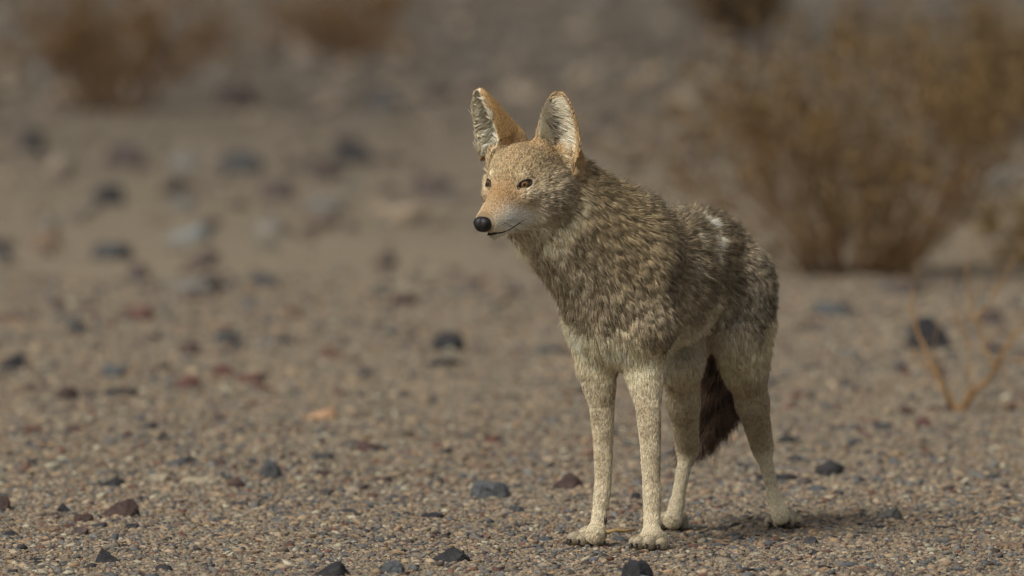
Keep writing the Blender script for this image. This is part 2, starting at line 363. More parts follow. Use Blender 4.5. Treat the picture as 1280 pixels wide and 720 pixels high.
# ================================================================== SHRUBS
rs = np.random.default_rng(21)
def grow(m, lf, p, d, L_, r0, lvl, spread, leafy, tipr=.35):
    n_ = 5; pts = [p.copy()]; rd = [r0]; dd = d.copy()
    for k in range(n_):
        dd = fl(*(dd + rs.normal(0, .13, 3) + UP*.05)); pts.append(pts[-1]+dd*L_/n_); rd.append(r0*(1-(1-tipr)*(k+1)/n_))
    m.add(tube(pts, rd, 5 if lvl else 6))
    if lvl <= 0:
        for k in range(2, n_+1):
            for _ in range(leafy): lf.append((pts[k] + rs.normal(0, L_*.07, 3), fl(*rs.normal(size=3))))
        return
    for _ in range(rs.integers(3, 5)):
        k = rs.integers(2, n_+1); sd_ = fl(*(dd + rs.normal(0, spread, 3) + UP*.15))
        grow(m, lf, pts[k], sd_, L_*rs.uniform(.4, .62), rd[k]*.65, lvl-1, spread, leafy, tipr)
def shrub(px, py, W_, H_, ns, cols_, label, leafy=3, name='desert_shrub', lean=0, leaf=.008, stem_r=.0035, lvl=2, group=None):
    g = gpt(px, py); g[2] = float(gz(g[0], g[1])); root = bpy.data.objects.new(name, None); C.objects.link(root); root.location = g; tag(root, label, 'shrub', group)
    m = MB(); lf = []
    for i in range(ns):
        az = rs.uniform(0, 2*math.pi); t_ = rs.uniform(.1, 1)**.6; dx = W_*.5*t_*math.cos(az); dy = W_*.5*t_*math.sin(az)
        d = np.array([dx + lean*H_, dy, H_*rs.uniform(.75, 1.0)*(1-.35*t_*t_)]); Lm = np.linalg.norm(d)*.72
        grow(m, lf, g + np.array([dx, dy, 0])*.28 - UP*.01, fl(*d), Lm, stem_r*rs.uniform(.7, 1.3), lvl, .45, leafy)
    for i in range(ns//2):          # short twigs filling the foot
        az = rs.uniform(0, 2*math.pi); t_ = rs.uniform(.0, .5); o0 = np.array([W_*.5*t_*math.cos(az), W_*.5*t_*math.sin(az), 0])
        grow(m, lf, g + o0*.7 - UP*.01, fl(*(o0*1.5 + UP*.3*W_ + rs.normal(0, .08, 3))), H_*rs.uniform(.2, .42), stem_r*.6, 1, .6, leafy+1)
    sm_, _, _ = bsdf(name+'_bark', cols_[0], .85, .2); m.build('branches', sm_, root)
    if leafy:
        V = []; F = []; L0 = leaf
        for p, n_ in lf:
            a = fl(*np.cross(n_, rs.normal(size=3))); b = np.cross(n_, a); s_ = L0*rs.uniform(.6, 1.5); o_ = len(V)
            V += [p-a*s_, p+b*s_*.45, p+a*s_, p-b*s_*.45]; F.append([o_, o_+1, o_+2, o_+3])
        lm, lt, lb = bsdf(name+'_leaf', cols_[1], .7, .2); geo_ = nn(lt, 'ShaderNodeNewGeometry')
        r_ = ramp(lt, geo_.outputs['Random Per Island'], [(0, tuple(np.array(cols_[1])*.6)), (.6, cols_[1]), (1, cols_[2])]); lt.links.new(r_.outputs[0], lb.inputs['Base Color'])
        o_ = mesh_np('foliage', V, np.array(F), lm, root)
BR, OL, OC = (.150, .080, .036), (.140, .092, .038), (.24, .150, .058)
shrub(1070, 345, 1.08, .70, 75, (BR, OL, OC), 'large brown and olive desert bush behind the coyote on the right', leafy=2, leaf=.010)
shrub(150, 142, .86, .50, 34, ((.17, .088, .042), (.15, .088, .038), (.22, .13, .055)), 'blurred dark brown bush at the upper left', leafy=3, leaf=.012)
shrub(425, 68, .70, .34, 34, ((.17, .085, .04), (.17, .10, .045), (.24, .14, .06)), 'blurred reddish bush at the top, left of the ears', leafy=2, leaf=.012)
shrub(922, 42, .55, .34, 45, ((.13, .075, .045), (.12, .085, .04), (.2, .12, .06)), 'blurred dark bush at the top edge, right of the ears', leafy=3, leaf=.012)
shrub(1235, 175, 1.0, .50, 44, ((.16, .09, .045), (.15, .10, .042), (.22, .14, .06)), 'blurred brown bush at the upper right behind the large one', leafy=2, leaf=.012)
shrub(1272, 330, .40, .24, 16, ((.30, .20, .09), (.30, .21, .09), (.36, .26, .12)), 'pale straw coloured bush at the right edge', leafy=1, leaf=.010)
# bare twiggy shrub in the middle distance
g = gpt(1196, 513); root = bpy.data.objects.new('dry_twig_shrub', None); C.objects.link(root); root.location = g; tag(root, 'bare orange brown twiggy shrub with few thin stems at the right', 'shrub')
tw, twt, twb = bsdf('twig_bark', (.30, .175, .075), .8, .2)
geo = nn(twt, 'ShaderNodeNewGeometry'); tn_ = noise_n(twt, 120, 4, .6); tr_ = ramp(twt, tn_.outputs['Fac'], [(.3, (.13, .075, .034)), (.7, (.32, .19, .08))]); twt.links.new(tr_.outputs[0], twb.inputs['Base Color'])
def kinky(P, r0):
    Q = [P[0]]; 
    for a_, b_ in zip(P[:-1], P[1:]):
        L_ = np.linalg.norm(b_-a_); k_ = max(2, int(L_/.018))
        for j in range(1, k_+1):
            Q.append(a_ + (b_-a_)*j/k_ + rs.normal(0, .0028, 3))
    rd_ = np.linspace(r0, r0*.25, len(Q))*rs.uniform(.85, 1.2, len(Q)); m_ = MB(); m_.add(tube(Q, list(rd_), 6))
    for j in range(2, len(Q)-1):          # short broken side shoots
        if rs.random() < .33:
            d_ = fl(*(fl(*(Q[j+1]-Q[j])) + rs.normal(0, .75, 3))); L_ = rs.uniform(.012, .07)
            m_.add(tube([Q[j], Q[j]+d_*L_*.5+rs.normal(0, .002, 3), Q[j]+d_*L_], [rd_[j]*.55, rd_[j]*.4, rd_[j]*.2], 5))
    return m_
Yb = g[1]
for pts, r0 in (([(1192, 514, 0), (1220, 490, -.02), (1245, 462, -.05), (1262, 430, -.06), (1288, 396, -.08)], .0085),
                ([(1200, 512, 0), (1180, 487, .03), (1165, 455, .06), (1148, 420, .08), (1138, 372, .10), (1146, 330, .10)], .0060),
                ([(1187, 502, .02), (1176, 470, -.03), (1168, 440, -.06), (1175, 400, -.08)], .0036),
                ([(1243, 464, -.05), (1232, 430, -.02), (1218, 395, .0), (1206, 352, .02), (1214, 310, .03)], .0042),
                ([(1222, 400, .0), (1243, 368, .02), (1262, 335, .02), (1283, 300, .02)], .0034),
                ([(1250, 450, -.05), (1275, 452, -.09), (1300, 440, -.12)], .0030),
                ([(1170, 462, .06), (1150, 452, .10), (1133, 425, .12)], .0026),
                ([(1205, 502, .0), (1214, 470, .06), (1210, 430, .09), (1192, 395, .1), (1188, 350, .1)], .0032)):
    m = MB(); P = [pt(x, y, Yb+dy) for x, y, dy in pts]
    if pts[0][1] > 500: P[0] = P[0] - UP*.01
    kinky(P, r0*.95).build('stem', tw, root)
# ================================================================== COYOTE
HEAD_A = R(24)                       # body heading: towards the camera, turned to photo left
BF = np.array([-math.sin(HEAD_A), -math.cos(HEAD_A), 0]); BL = np.array([math.cos(HEAD_A), -math.sin(HEAD_A), 0])
UP = np.array([0, 0, 1.0])
BO = np.array([0.189, -0.10, 0.0])
def B(f, l, u): return BO + f*BF + l*BL + u*UP
HY, HP = R(31), R(10)
HF0 = np.array([-math.sin(HY), -math.cos(HY), 0]); HL = np.array([math.cos(HY), -math.sin(HY), 0])
HF = HF0*math.cos(HP) - UP*math.sin(HP); HU = UP*math.cos(HP) + HF0*math.sin(HP)
HO = pt(635, 229.5, -0.345)
def H(f, l, u): return HO + f*HF + l*HL + u*HU
BFR = np.array([BF, BL, UP]); HFR = np.array([HF, HL, HU])

GRP = [0]
prims = []   # dict(kind, ..., k, flow, hl (hair length), reg)
def cone(a, ra, b, rb, k=0.03, flow=None, hl=0.02, reg='body'):
    a = np.asarray(a, float); b = np.asarray(b, float)
    if flow is None: flow = (b-a)/np.linalg.norm(b-a)
    prims.append(dict(t='c', a=a, b=b, ra=ra, rb=rb, k=k, flow=np.asarray(flow, float), hl=hl, reg=reg))
def chain(pts, k=0.03, hl=0.02, reg='body', flow=None):
    GRP[0] += 1
    for (a, ra), (b, rb) in zip(pts[:-1], pts[1:]):
        cone(a, ra, b, rb, k, flow, hl, reg); prims[-1]['g'] = GRP[0]
def ell(c, r, fr, k=0.03, flow=(0, 0, -1), hl=0.02, reg='body'):
    prims.append(dict(t='e', c=np.asarray(c, float), r=np.asarray(r, float), fr=np.asarray(fr, float), k=k,
                      flow=np.asarray(flow, float), hl=hl, reg=reg))
BK = -BF
def fl(*v):
    v = np.array(v, float); return v/np.linalg.norm(v)
fb = lambda f, l, u: fl(*(f*BF + l*BL + u*UP))
fh = lambda f, l, u: fl(*(f*HF + l*HL + u*HU))
# torso
ell(B(-0.03, .004, .458), (.145, .088, .132), BFR, .04, fb(-.8, 0, -.6), .033, 'body')
ell(B(-0.19, 0, .472), (.160, .094, .116), BFR, .04, fb(-.9, 0, -.45), .034, 'body')
ell(B(-0.335, -.004, .494), (.120, .084, .089), BFR, .04, fb(-.9, 0, -.5), .032, 'body')
ell(B(-0.425, -.017, .488), (.080, .074, .083), BFR, .04, fb(-.7, 0, -.7), .030, 'rump')
ell(B(-0.04, 0, .570), (.105, .047, .047), BFR, .04, fb(-.95, 0, -.2), .036, 'body')
# chest front
ell(B(0.022, .014, .435), (.056, .056, .088), BFR, .040, fb(.1, 0, -1), .022, 'chest')
# shoulders / upper arm
for s in (-1, 1):
    chain([(B(-.005, s*.052, .52), .052), (B(.035 if s > 0 else .015, .068 if s > 0 else -.034, .40), .048 if s > 0 else .043)], .035, .024, 'body', fb(-.45, 0, -.9))
# neck
nk0 = B(0.03, 0, .51); nk1 = H(-.105, 0, -.045)
nkf = fl(*(nk0-nk1))
cone(nk1, .067, nk0, .098, .035, nkf*.8 + UP*-.35, .031, 'neck')
cone(H(-.085, 0, -.075), .045, B(.028, .010, .44), .058, .035, nkf*.5 + UP*-.8, .032, 'throat')
cone(H(-.11, 0, .0), .045, B(-.02, 0, .568), .055, .04, nkf, .032, 'neck')

# fore legs : (px,py,Y) joints
def leg(pts, k=.025, hl=.010, reg='leg'):
    n0 = len(prims); chain([(pt(*p[:3]), p[3]*(.93 if p[3] < .03 else 1)) for p in pts], k, hl, reg)
    prims[n0]['hl'] = .020; prims[n0+1]['hl'] = .0125; prims[n0+2]['hl'] = .0105
FLY, FRY = -.150, -.085             # left fore (photo right), right fore (photo left)
leg([(797, 400, -.125, .050), (805, 462, -.130, .036), (810, 505, -.145, .0235), (813, 555, -.150, .0190), (814, 600, -.153, .0160), (815, 616, -.155, .0168), (815, 640, -.158, .0148), (815, 658, -.164, .0152), (814, 672, -.177, .018)])
leg([(744, 402, -.095, .043), (746, 458, -.085, .036), (752, 505, -.082, .0235), (754, 555, -.083, .0175), (754, 600, -.085, .0150), (753, 614, -.086, .0155), (750, 636, -.090, .0132), (748, 654, -.096, .0140), (744, 668, -.108, .018)])
# elbows
ell(pt(816, 455, -.06), (.03, .026, .04), BFR, .03, (0, 0, -1), .018, 'leg')
ell(pt(752, 452, -.02), (.03, .026, .04), BFR, .03, (0, 0, -1), .018, 'leg')
# hind legs
def hleg(hip, knee, hock, past, paw, s):
    cone(hip, .063, knee, .035, .04, fb(-.25, 0, -1), .028, 'thigh')
    cone(hip*.45 + knee*.55, .045, hock*.45+knee*.55, .0215, .03, fb(-.3, 0, -1), .013, 'thigh')
    cone(hock*.45+knee*.55, .0215, hock*.95+knee*.05, .0150, .02, fb(-.3, 0, -1), .010, 'thigh')
    cone(knee, .028, hock + (knee-hock)*.10, .0145, .022, None, .012, 'leg')
    cone(hock + (knee-hock)*.30 + BK*.010, .012, hock + BK*.010, .0115, .012, None, .010, 'leg')
    ell(hock, (.0190, .0160, .023), BFR, .010, (0, 0, -1), .008, 'leg')
    cone(hock, .0128, past, .0108, .010, None, .007, 'leg')
    cone(past, .0110, paw, .0165, .012, None, .007, 'leg')
# left hind (photo right)
hleg(B(-.415, .052, .455), pt(930, 458, .265), pt(953, 560, .395), pt(968, 622, .372), pt(976, 645, .350), 1)
# right hind (photo left, partly hidden)
hleg(B(-.40, -.050, .455), pt(850, 455, .200), pt(859, 563, .335), pt(846, 630, .305), pt(841, 650, .285), -1)
# thigh mass
ell(B(-.395, .066, .405), (.070, .042, .095), BFR, .035, fb(-.2, 0, -1), .028, 'thigh')
ell(B(-.375, -.066, .405), (.070, .042, .095), BFR, .035, fb(-.2, 0, -1), .028, 'thigh')
# paws
def paw(c, yaw, w=.030, ln=.040, rear=False):
    """c: ground point under the paw centre"""
    f = np.array([-math.sin(yaw), -math.cos(yaw), 0]); l = np.array([math.cos(yaw), -math.sin(yaw), 0])
    fr = np.array([f, l, UP]); P = lambda a, b, z: c + a*f + b*l + z*UP
    ell(P(-.008, 0, .019), (.027, .025, .017), fr, .010, f, .006, 'paw')
    tips = []
    for (a, b, z, r) in ((.027, -.0098, .0132, .0122), (.027, .0098, .0132, .0122), (.013, -.0265, .0120, .0112), (.013, .0265, .0120, .0112)):
        ell(P(a, b, z), (r*1.4, r*.82, r*1.05), fr, .0020, f, .0022, 'toe')
        tips.append((P(a + r*1.25, b, z*.80), f))
    return tips
claws = []
def gp(px, py): g = gpt(px, py); return g
claws += paw(gp(814, 687), R(24))
claws += paw(gp(737, 682), R(38))
claws += paw(gp(980, 660), R(2))
claws += paw(gp(840, 662), R(20))
# tail (hangs behind, between the hind legs)
tail = [B(-.49, 0, .47), pt(905, 405, .46), pt(895, 455, .47), pt(889, 500, .47), pt(877, 530, .47), pt(867, 548, .46)]
tr = [.026, .028, .033, .032, .019, .006]
chain(list(zip(tail, tr)), .02, .058, 'tail')

# head
ell(H(-.060, 0, .016), (.062, .054, .043), HFR, .02, fh(-1, 0, .1), .009, 'brow')
ell(H(-.018, 0, .006), (.034, .031, .026), HFR, .02, fh(-1, 0, .5), .006, 'brow')
for s in (-1, 1):
    ell(H(-.016, s*.027, .009), (.020, .015, .013), HFR, .012, fh(-1, s*.4, .4), .006, 'brow')   # brow ridge
    ell(H(-.022, s*.036, -.018), (.038, .018, .022), HFR, .018, fh(-1, s*.5, -.1), .010, 'cheek')  # zygoma
    ell(H(-.060, s*.046, -.028), (.046, .030, .042), HFR, .022, fh(-1, s*.4, -.35), .026, 'cheek')
    ell(H(.042, s*.011, -.054), (.044, .0135, .018), HFR, .010, fh(-1, s*.25, -.15), .004, 'lip')
cone(H(.080, 0, -.049), .0185, H(-.006, 0, -.016), .0305, .016, fh(-1, 0, .45), .004, 'muzzle')
cone(H(.040, 0, -.050), .0215, H(-.03, 0, -.030), .034, .02, fh(-1, 0, 0), .006, 'lip')
cone(H(.062, 0, -.079), .0075, H(-.02, 0, -.062), .020, .010, fh(-1, 0, -.2), .005, 'jaw')
cone(H(-.015, 0, -.058), .022, H(-.09, 0, -.06), .046, .03, fh(-1, 0, -.5), .022, 'throat')

for (x, y, Y, r1, r2) in ((712, 200, -.262, .022, .030), (640, 176, -.235, .018, .022)):    # ear roots
    ell(pt(x, y, Y), (r1, r1, r2), HFR, .018, fh(-.3, 0, 1), .009, 'ear')
ell(pt(619, 196, -.275), (.016, .014, .020), HFR, .018, fh(-.3, 0, 1), .009, 'brow')
ell(pt(676, 192, -.290), (.014, .012, .020), HFR, .015, fh(-.3, 0, 1), .007, 'brow')
# ears: thin curved leaf sheets
ears = []
def ear(base, tip, openv, wmax, dep):
    ax = tip-base; ln = np.linalg.norm(ax); ax /= ln
    op = openv - ax*np.dot(openv, ax); op /= np.linalg.norm(op)
    sd = np.cross(ax, op)
    prims.append(dict(t='ear', dep=dep, base=base, ln=ln, fr=np.array([sd, op, ax]), w=wmax, k=.010, flow=ax, hl=.005, reg='ear'))
def yawv(a, up=0.0): return fl(-math.sin(R(a)), -math.cos(R(a)), up)
EAR_L = (pt(697, 206, -.285), pt(698, 116, -.285)); EAR_R = (pt(619, 190, -.245), pt(598, 113, -.300))
ear(EAR_L[0], EAR_L[1], yawv(4, .1), .040, .028)
ear(EAR_R[0], EAR_R[1], yawv(52, .1), .037, .058)

def prof(z):    # ear half width along its length 0..1
    z = np.clip(z, 0, 1)
    return np.sqrt(np.clip(1 - ((z-.32)/.70)**2, 0, 1))*(.78+.22*np.clip(1-(z-.30)/.70, 0, 1)) * np.where(z < .3, .86+.14*z/.3, 1)
def sd_prim(p, q):
    if q['t'] == 'c':
        a, b, r1, r2 = q['a'], q['b'], q['ra'], q['rb']
        ba = b-a; t = np.clip(((p-a)@ba)/(ba@ba), 0, 1)
        return np.linalg.norm(p - a - t[:, None]*ba, axis=1) - (r1 + (r2-r1)*t)
    if q['t'] == 'e':
        x = (p-q['c'])@q['fr'].T; r = q['r']
        k0 = np.linalg.norm(x/r, axis=1); k1 = np.linalg.norm(x/(r*r), axis=1)
        return k0*(k0-1)/np.maximum(k1, 1e-9)
    x = (p-q['base'])@q['fr'].T; ln = q['ln']; z = x[:, 2]/ln; w = q['w']*prof(z)+1e-4
    dep = q['dep']*np.clip(1.05-z, 0, 1)**.8
    u = np.clip(x[:, 0]/w, -1.3, 1.3)
    y0 = -dep*(1-u*u)
    th = .0034 + .002*np.clip(1-z*2, 0, 1)
    d1 = np.abs(x[:, 1]-y0)/np.sqrt(1+(2*dep*u/np.maximum(w, .008))**2)*.95 - th
    d2 = (np.abs(x[:, 0]) - w)*.9
    d3 = (x[:, 2]-ln); d4 = -x[:, 2]-.02
    d = np.maximum(np.maximum(d1, d2), np.maximum(d3, d4))
    return d
def bound(q):
    if q['t'] == 'c':
        lo = np.minimum(q['a']-q['ra'], q['b']-q['rb']); hi = np.maximum(q['a']+q['ra'], q['b']+q['rb'])
    elif q['t'] == 'e':
        m = q['r'].max(); lo = q['c']-m; hi = q['c']+m
    else:
        lo = q['base']-.15; hi = q['base']+.17
    return lo-.06, hi+.06
for q in prims: q['lo'], q['hi'] = bound(q)
def smin(a, b, k):
    h = np.clip(.5+.5*(b-a)/k, 0, 1)
    return b*(1-h) + a*h - k*h*(1-h)
def sdf(p, sockets=True):
    d = np.full(len(p), .5)
    cur, dg, kg = None, None, 0
    for q in prims + [None]:
        g = q.get('g') if q else None
        if cur is not None and g != cur:          # close a chain: its segments join without swelling
            d = smin(d, dg, kg); cur = None
        if q is None: break
        m = np.all((p > q['lo']) & (p < q['hi']), axis=1)
        i = np.nonzero(m)[0]
        if g is not None:
            if cur is None: cur, dg, kg = g, np.full(len(p), .5), q['k']
            if len(i): dg[i] = np.minimum(dg[i], sd_prim(p[i], q))
        elif len(i):
            d[i] = smin(d[i], sd_prim(p[i], q), q['k'])
    for e in EYES if sockets else ():      # almond eye openings
        i = np.nonzero(np.linalg.norm(p-e['srf'], axis=1) < .03)[0]
        if len(i):
            x = (p[i]-e['srf'])@e['fr'].T; r = np.array([.0065, .0136, .0072])
            d[i] = np.maximum(d[i], -(np.linalg.norm(x/r, axis=1)-1)*.0065)
    return d
EYES = []
for s in (-1, 1):
    gz = fl(*(HF*.80 + HL*s*.50 + HU*.03)) if s > 0 else fl(*(HF*.84 + HL*s*.38 + HU*.03))
    outer = fl(*(HL*s*.82 - HF*.50 + HU*.26)); ax1 = fl(*(outer - gz*np.dot(outer, gz))); ax2 = np.cross(gz, ax1); ax2 = ax2*np.sign(ax2@HU)
    t = np.linspace(.03, -.03, 241)[:, None]; Q = H(0, s*.0335, 0) + gz*t; srf = Q[np.argmax(sdf(Q, False) < 0)]
    EYES.append(dict(srf=srf, gz=gz, ax1=ax1, ax2=ax2, fr=np.array([gz, ax1, ax2]), s=s))
def surface(lo, hi, h):
    """surface nets over a narrow band"""
    n = np.ceil((hi-lo)/h).astype(int); n = ((n+3)//4)*4 + 1
    # coarse pass
    nc = (n-1)//4+1
    gx = np.stack(np.meshgrid(*[np.arange(k) for k in nc], indexing='ij'), -1).reshape(-1, 3)
    dc = np.concatenate([sdf(lo + g*h*4) for g in np.array_split(gx, 20)]).reshape(nc)
    D = np.repeat(np.repeat(np.repeat(dc, 4, 0), 4, 1), 4, 2)[2:, 2:, 2:][:n[0], :n[1], :n[2]]
    D = np.pad(D, [(0, n[i]-D.shape[i]) for i in range(3)], mode='edge').astype(np.float32)
    near = np.argwhere(np.abs(D) < h*7.5)
    for g in np.array_split(near, max(1, len(near)//400000)):
        D[g[:, 0], g[:, 1], g[:, 2]] = sdf(lo + g*h)
    S = D < 0
    cells = np.zeros(tuple(n-1), np.int8)
    for a in (0, 1):
        for b in (0, 1):
            for c in (0, 1):
                cells += S[a:n[0]-1+a, b:n[1]-1+b, c:n[2]-1+c]
    act = np.argwhere((cells > 0) & (cells < 8))
    idx = -np.ones(tuple(n-1), np.int32); idx[act[:, 0], act[:, 1], act[:, 2]] = np.arange(len(act))
    acc = np.zeros((len(act), 3)); cnt = np.zeros(len(act))
    cor = [(a, b, c) for a in (0, 1) for b in (0, 1) for c in (0, 1)]
    for u in cor:
        for ax in range(3):
            if u[ax]: continue
            v = list(u); v[ax] = 1
            d0 = D[act[:, 0]+u[0], act[:, 1]+u[1], act[:, 2]+u[2]]; d1 = D[act[:, 0]+v[0], act[:, 1]+v[1], act[:, 2]+v[2]]
            m = (d0 < 0) != (d1 < 0)
            t = np.where(m, d0/np.where(m, d0-d1, 1), 0)
            p = np.tile(np.array(u, float), (len(act), 1)); p[:, ax] += t
            acc[m] += p[m]; cnt[m] += 1
    V = lo + (act + acc/cnt[:, None])*h
    Fs = []
    for ax in range(3):
        o1, o2 = [i for i in range(3) if i != ax]
        sl0 = [slice(1, n[i]-1) for i in range(3)]; sl0[ax] = slice(0, n[ax]-1)
        sl1 = list(sl0); sl1[ax] = slice(1, n[ax])
        e = S[tuple(sl0)] != S[tuple(sl1)]
        g = np.argwhere(e); g[:, o1] += 1; g[:, o2] += 1
        ins = S[g[:, 0], g[:, 1], g[:, 2]]
        def ci(da, db):
            q = g.copy(); q[:, o1] += da; q[:, o2] += db
            return idx[q[:, 0], q[:, 1], q[:, 2]]
        quad = np.stack([ci(-1, -1), ci(0, -1), ci(0, 0), ci(-1, 0)], 1)
        flip = ins if ax != 1 else ~ins
        quad[~flip] = quad[~flip][:, ::-1]
        Fs.append(quad[(quad >= 0).all(1)])
    return V, np.concatenate(Fs)
lo = np.min([q['lo'] for q in prims], 0)+.04; hi = np.max([q['hi'] for q in prims], 0)-.03
VOX = .0028
BV, BFc = surface(lo, hi, VOX)

def sgrad(p, h=.0012):
    return np.stack([sdf(p + e) - sdf(p - e) for e in np.eye(3)*h], 1)/(2*h)
for _ in range(2):      # settle the vertices on the true surface
    g_ = sgrad(BV); d_ = sdf(BV); BV = BV - np.clip(d_/np.maximum((g_**2).sum(1), .25), -.0015, .0015)[:, None]*g_
# ---------------------------------------------------------- fields on the skin
REG = {  # base colour, dark tips, density per m2, lift, clump, strand radius, guide spacing
 'body':  ((.265, .212, .138), .80, 520e3, 0.42, .48, .00034, .0062),
 'rump':  ((.245, .200, .138), .86, 520e3, 0.40, .48, .00034, .0062),
 'chest': ((.47, .40, .275), .25, 520e3, 0.34, .48, .00034, .0062),
 'neck':  ((.285, .222, .130), .66, 520e3, 0.46, .48, .00034, .0062),
 'throat':((.40, .35, .265), .30, 520e3, 0.38, .48, .00034, .0062),
 'thigh': ((.36, .305, .215), .28, 520e3, .32, .48, .00034, .0062),
 'leg':   ((.45, .39, .275), .30, 800e3, .13, .0, .00036, .003),
 'paw':   ((.44, .385, .275), .12, 1300e3, .10, .04, .00022, .003),
 'toe':   ((.36, .315, .23), .18, 1300e3, .10, .04, .00022, .003),
 'tail':  ((.135, .084, .060), .68, 480e3, .62, .50, .00040, .009),
 'brow':  ((.36, .275, .155), .62, 1200e3, .24, .25, .00036, .0034),
 'cheek': ((.35, .295, .210), .46, 900e3, .32, .40, .00034, .0050),
 'lip':   ((.62, .57, .47), .12, 1400e3, .20, .1, .00030, .003),
 'jaw':   ((.52, .47, .38), .04, 1000e3, .2, .2, .00020, .004),
 'muzzle':((.29, .190, .090), .48, 1400e3, .20, .1, .00030, .003),
 'ear':   ((.42, .275, .125), .15, 900e3, .25, .2, .00022, .004),
}
regs = list(REG); RT = {k: np.array([*v[0], *v[1:]]) for k, v in REG.items()}
def fields(p, n):
    N = len(p); W = np.zeros(N); T = np.zeros((N, 9)); FLW = np.zeros((N, 3)); HLn = np.zeros(N); WE = np.zeros(N); EI = np.zeros(N)
    for q in prims:
        m = np.all((p > q['lo']+.02) & (p < q['hi']-.02), axis=1); i = np.nonzero(m)[0]
        if not len(i): continue
        d = np.maximum(sd_prim(p[i], q), 0)
        fall = .005 if q['reg'] in ('ear', 'toe', 'lip', 'muzzle', 'paw') else .013
        ww = np.exp(-d/fall) + 1e-9
        f = q['flow']
        W[i] += ww; T[i] += ww[:, None]*RT[q['reg']]; FLW[i] += ww[:, None]*f; HLn[i] += ww*q['hl']
        if q['t'] == 'ear':
            x = (p[i]-q['base'])@q['fr'].T
            z = x[:, 2]/q['ln']; inner = np.clip(((n[i]@q['fr'][1]))*3+.2, 0, 1)
            # inside the shell: compare with the sheet's own normal
            w_ = q['w']*prof(z)+1e-4; u = np.clip(x[:, 0]/w_, -1.2, 1.2)
            nd = np.stack([-(2*q['dep']*np.clip(1.05-z, 0, 1)**.8*u/np.maximum(w_, .008)), np.ones(len(i)), 0*u], 1)
            nd /= np.linalg.norm(nd, axis=1)[:, None]
            s_in = (n[i]@q['fr'][0])*nd[:, 0] + (n[i]@q['fr'][1])*nd[:, 1]
            WE[i] = np.maximum(WE[i], np.where(d < .004, ww, 0)*(z > -.10)); EI[i] = np.where(d < .004, s_in, EI[i])
    W = np.maximum(W, 1e-9)
    return T/W[:, None], FLW, HLn/W, WE, EI

# colour marks of the coat: centre, radius, colour, strength, dark tips (None keeps)
CREAM, WHITE, DARK, TAN, RUST, GREY = (.68, .585, .39), (.78, .71, .57), (.055, .045, .036), (.36, .25, .135), (.44, .25, .11), (.25, .225, .185)
marks = []
_c, _s = math.cos(PITCH), math.sin(PITCH)
def sp(px, py):
    """first point of the skin met by the line from the camera position through a photo pixel"""
    X_ = np.array([pt(px, py, y) for y in (-.6, .8)]); t = np.linspace(0, 1, 500)[:, None]
    Q = X_[0]*(1-t) + X_[1]*t; d = sdf(Q); return Q[np.argmax(d < 0)] if (d < 0).any() else Q[np.argmin(d)]
def mk(c, r, col, s=1.0, dk=None): marks.append((np.asarray(c, float), r, np.array(col), s, dk))
# chest and inner arm cream
mk(sp(730, 430), .042, CREAM, .8, .12); mk(sp(772, 440), .045, CREAM, .85, .10); mk(sp(800, 455), .03, CREAM, .6, .15)
mk(sp(712, 410), .025, CREAM, .7, .12); mk(sp(705, 395), .02, CREAM, .6, .1)
mk(sp(845, 450), .045, CREAM, .6, .15); mk(sp(870, 430), .040, (.45, .40, .31), .6, .25); mk(sp(842, 400), .03, (.42, .37, .29), .5, .3)
# shoulder light streak and dark streak behind the arm
mk(sp(836, 335), .020, DARK, .75, .9); mk(sp(834, 360), .020, DARK, .65, .9); mk(sp(840, 312), .015, DARK, .6, .9)
mk(sp(862, 330), .020, (.42, .38, .30), .7, .35); mk(sp(852, 365), .020, (.42, .38, .30), .7, .3); mk(sp(868, 300), .016, (.42, .38, .3), .6, .3)
for (x, y) in ((877, 276), (884, 284), (889, 294), (889, 305), (886, 316)): mk(sp(x, y), .0105, (.85, .78, .60), 1.0, .0)
mk(sp(868, 288), .012, DARK, .5, .9); mk(sp(902, 318), .018, DARK, .45, .9)
for (x, y, r) in ((700, 395, .018), (712, 410, .024), (728, 415, .026), (750, 425, .030), (775, 430, .030), (735, 445, .026), (795, 440, .026), (812, 445, .02), (760, 455, .02)):
    mk(sp(x, y), r, (.66, .565, .39), .9, .03)
for (x, y, r) in ((955, 335, .022), (959, 375, .024), (945, 405, .020), (918, 350, .020), (905, 395, .022), (898, 345, .014), (880, 355, .013), (862, 395, .012)): mk(sp(x, y), r, DARK, .75, .97)
for (x, y, r) in ((935, 350, .012), (925, 395, .014), (890, 375, .013), (872, 340, .010), (856, 340, .010), (870, 410, .016), (850, 425, .020), (890, 420, .020), (875, 445, .022), (905, 440, .016)): mk(sp(x, y), r, (.56, .50, .38), .6, .15)
for f_ in (-.05, -.13, -.21, -.29, -.35):
    for l_ in (-.05, .0, .06): mk(B(f_, l_, .365+.05*abs(f_)), .055, (.50, .44, .33), .75, .2)
# saddle
mk(sp(900, 280), .05, DARK, .35, .9); mk(sp(935, 320), .05, DARK, .35, .9); mk(sp(945, 370), .035, DARK, .5, .9); mk(sp(925, 385), .03, DARK, .35, .9)
mk(sp(800, 240), .045, GREY, .4, .85); mk(sp(835, 262), .035, GREY, .4, .85)
mk(sp(960, 420), .03, CREAM, .5, .2); mk(sp(925, 450), .035, CREAM, .5, .15)
mk(sp(905, 460), .03, CREAM, .5, .1)
# collar: light crescent below the cheek
mk(sp(716, 268), .016, CREAM, .7, .1); mk(sp(702, 284), .016, CREAM, .7, .1); mk(sp(686, 300), .016, CREAM, .6, .1); mk(sp(722, 250), .012, CREAM, .5, .2)
mk(sp(650, 305), .03, CREAM, .6, .1)
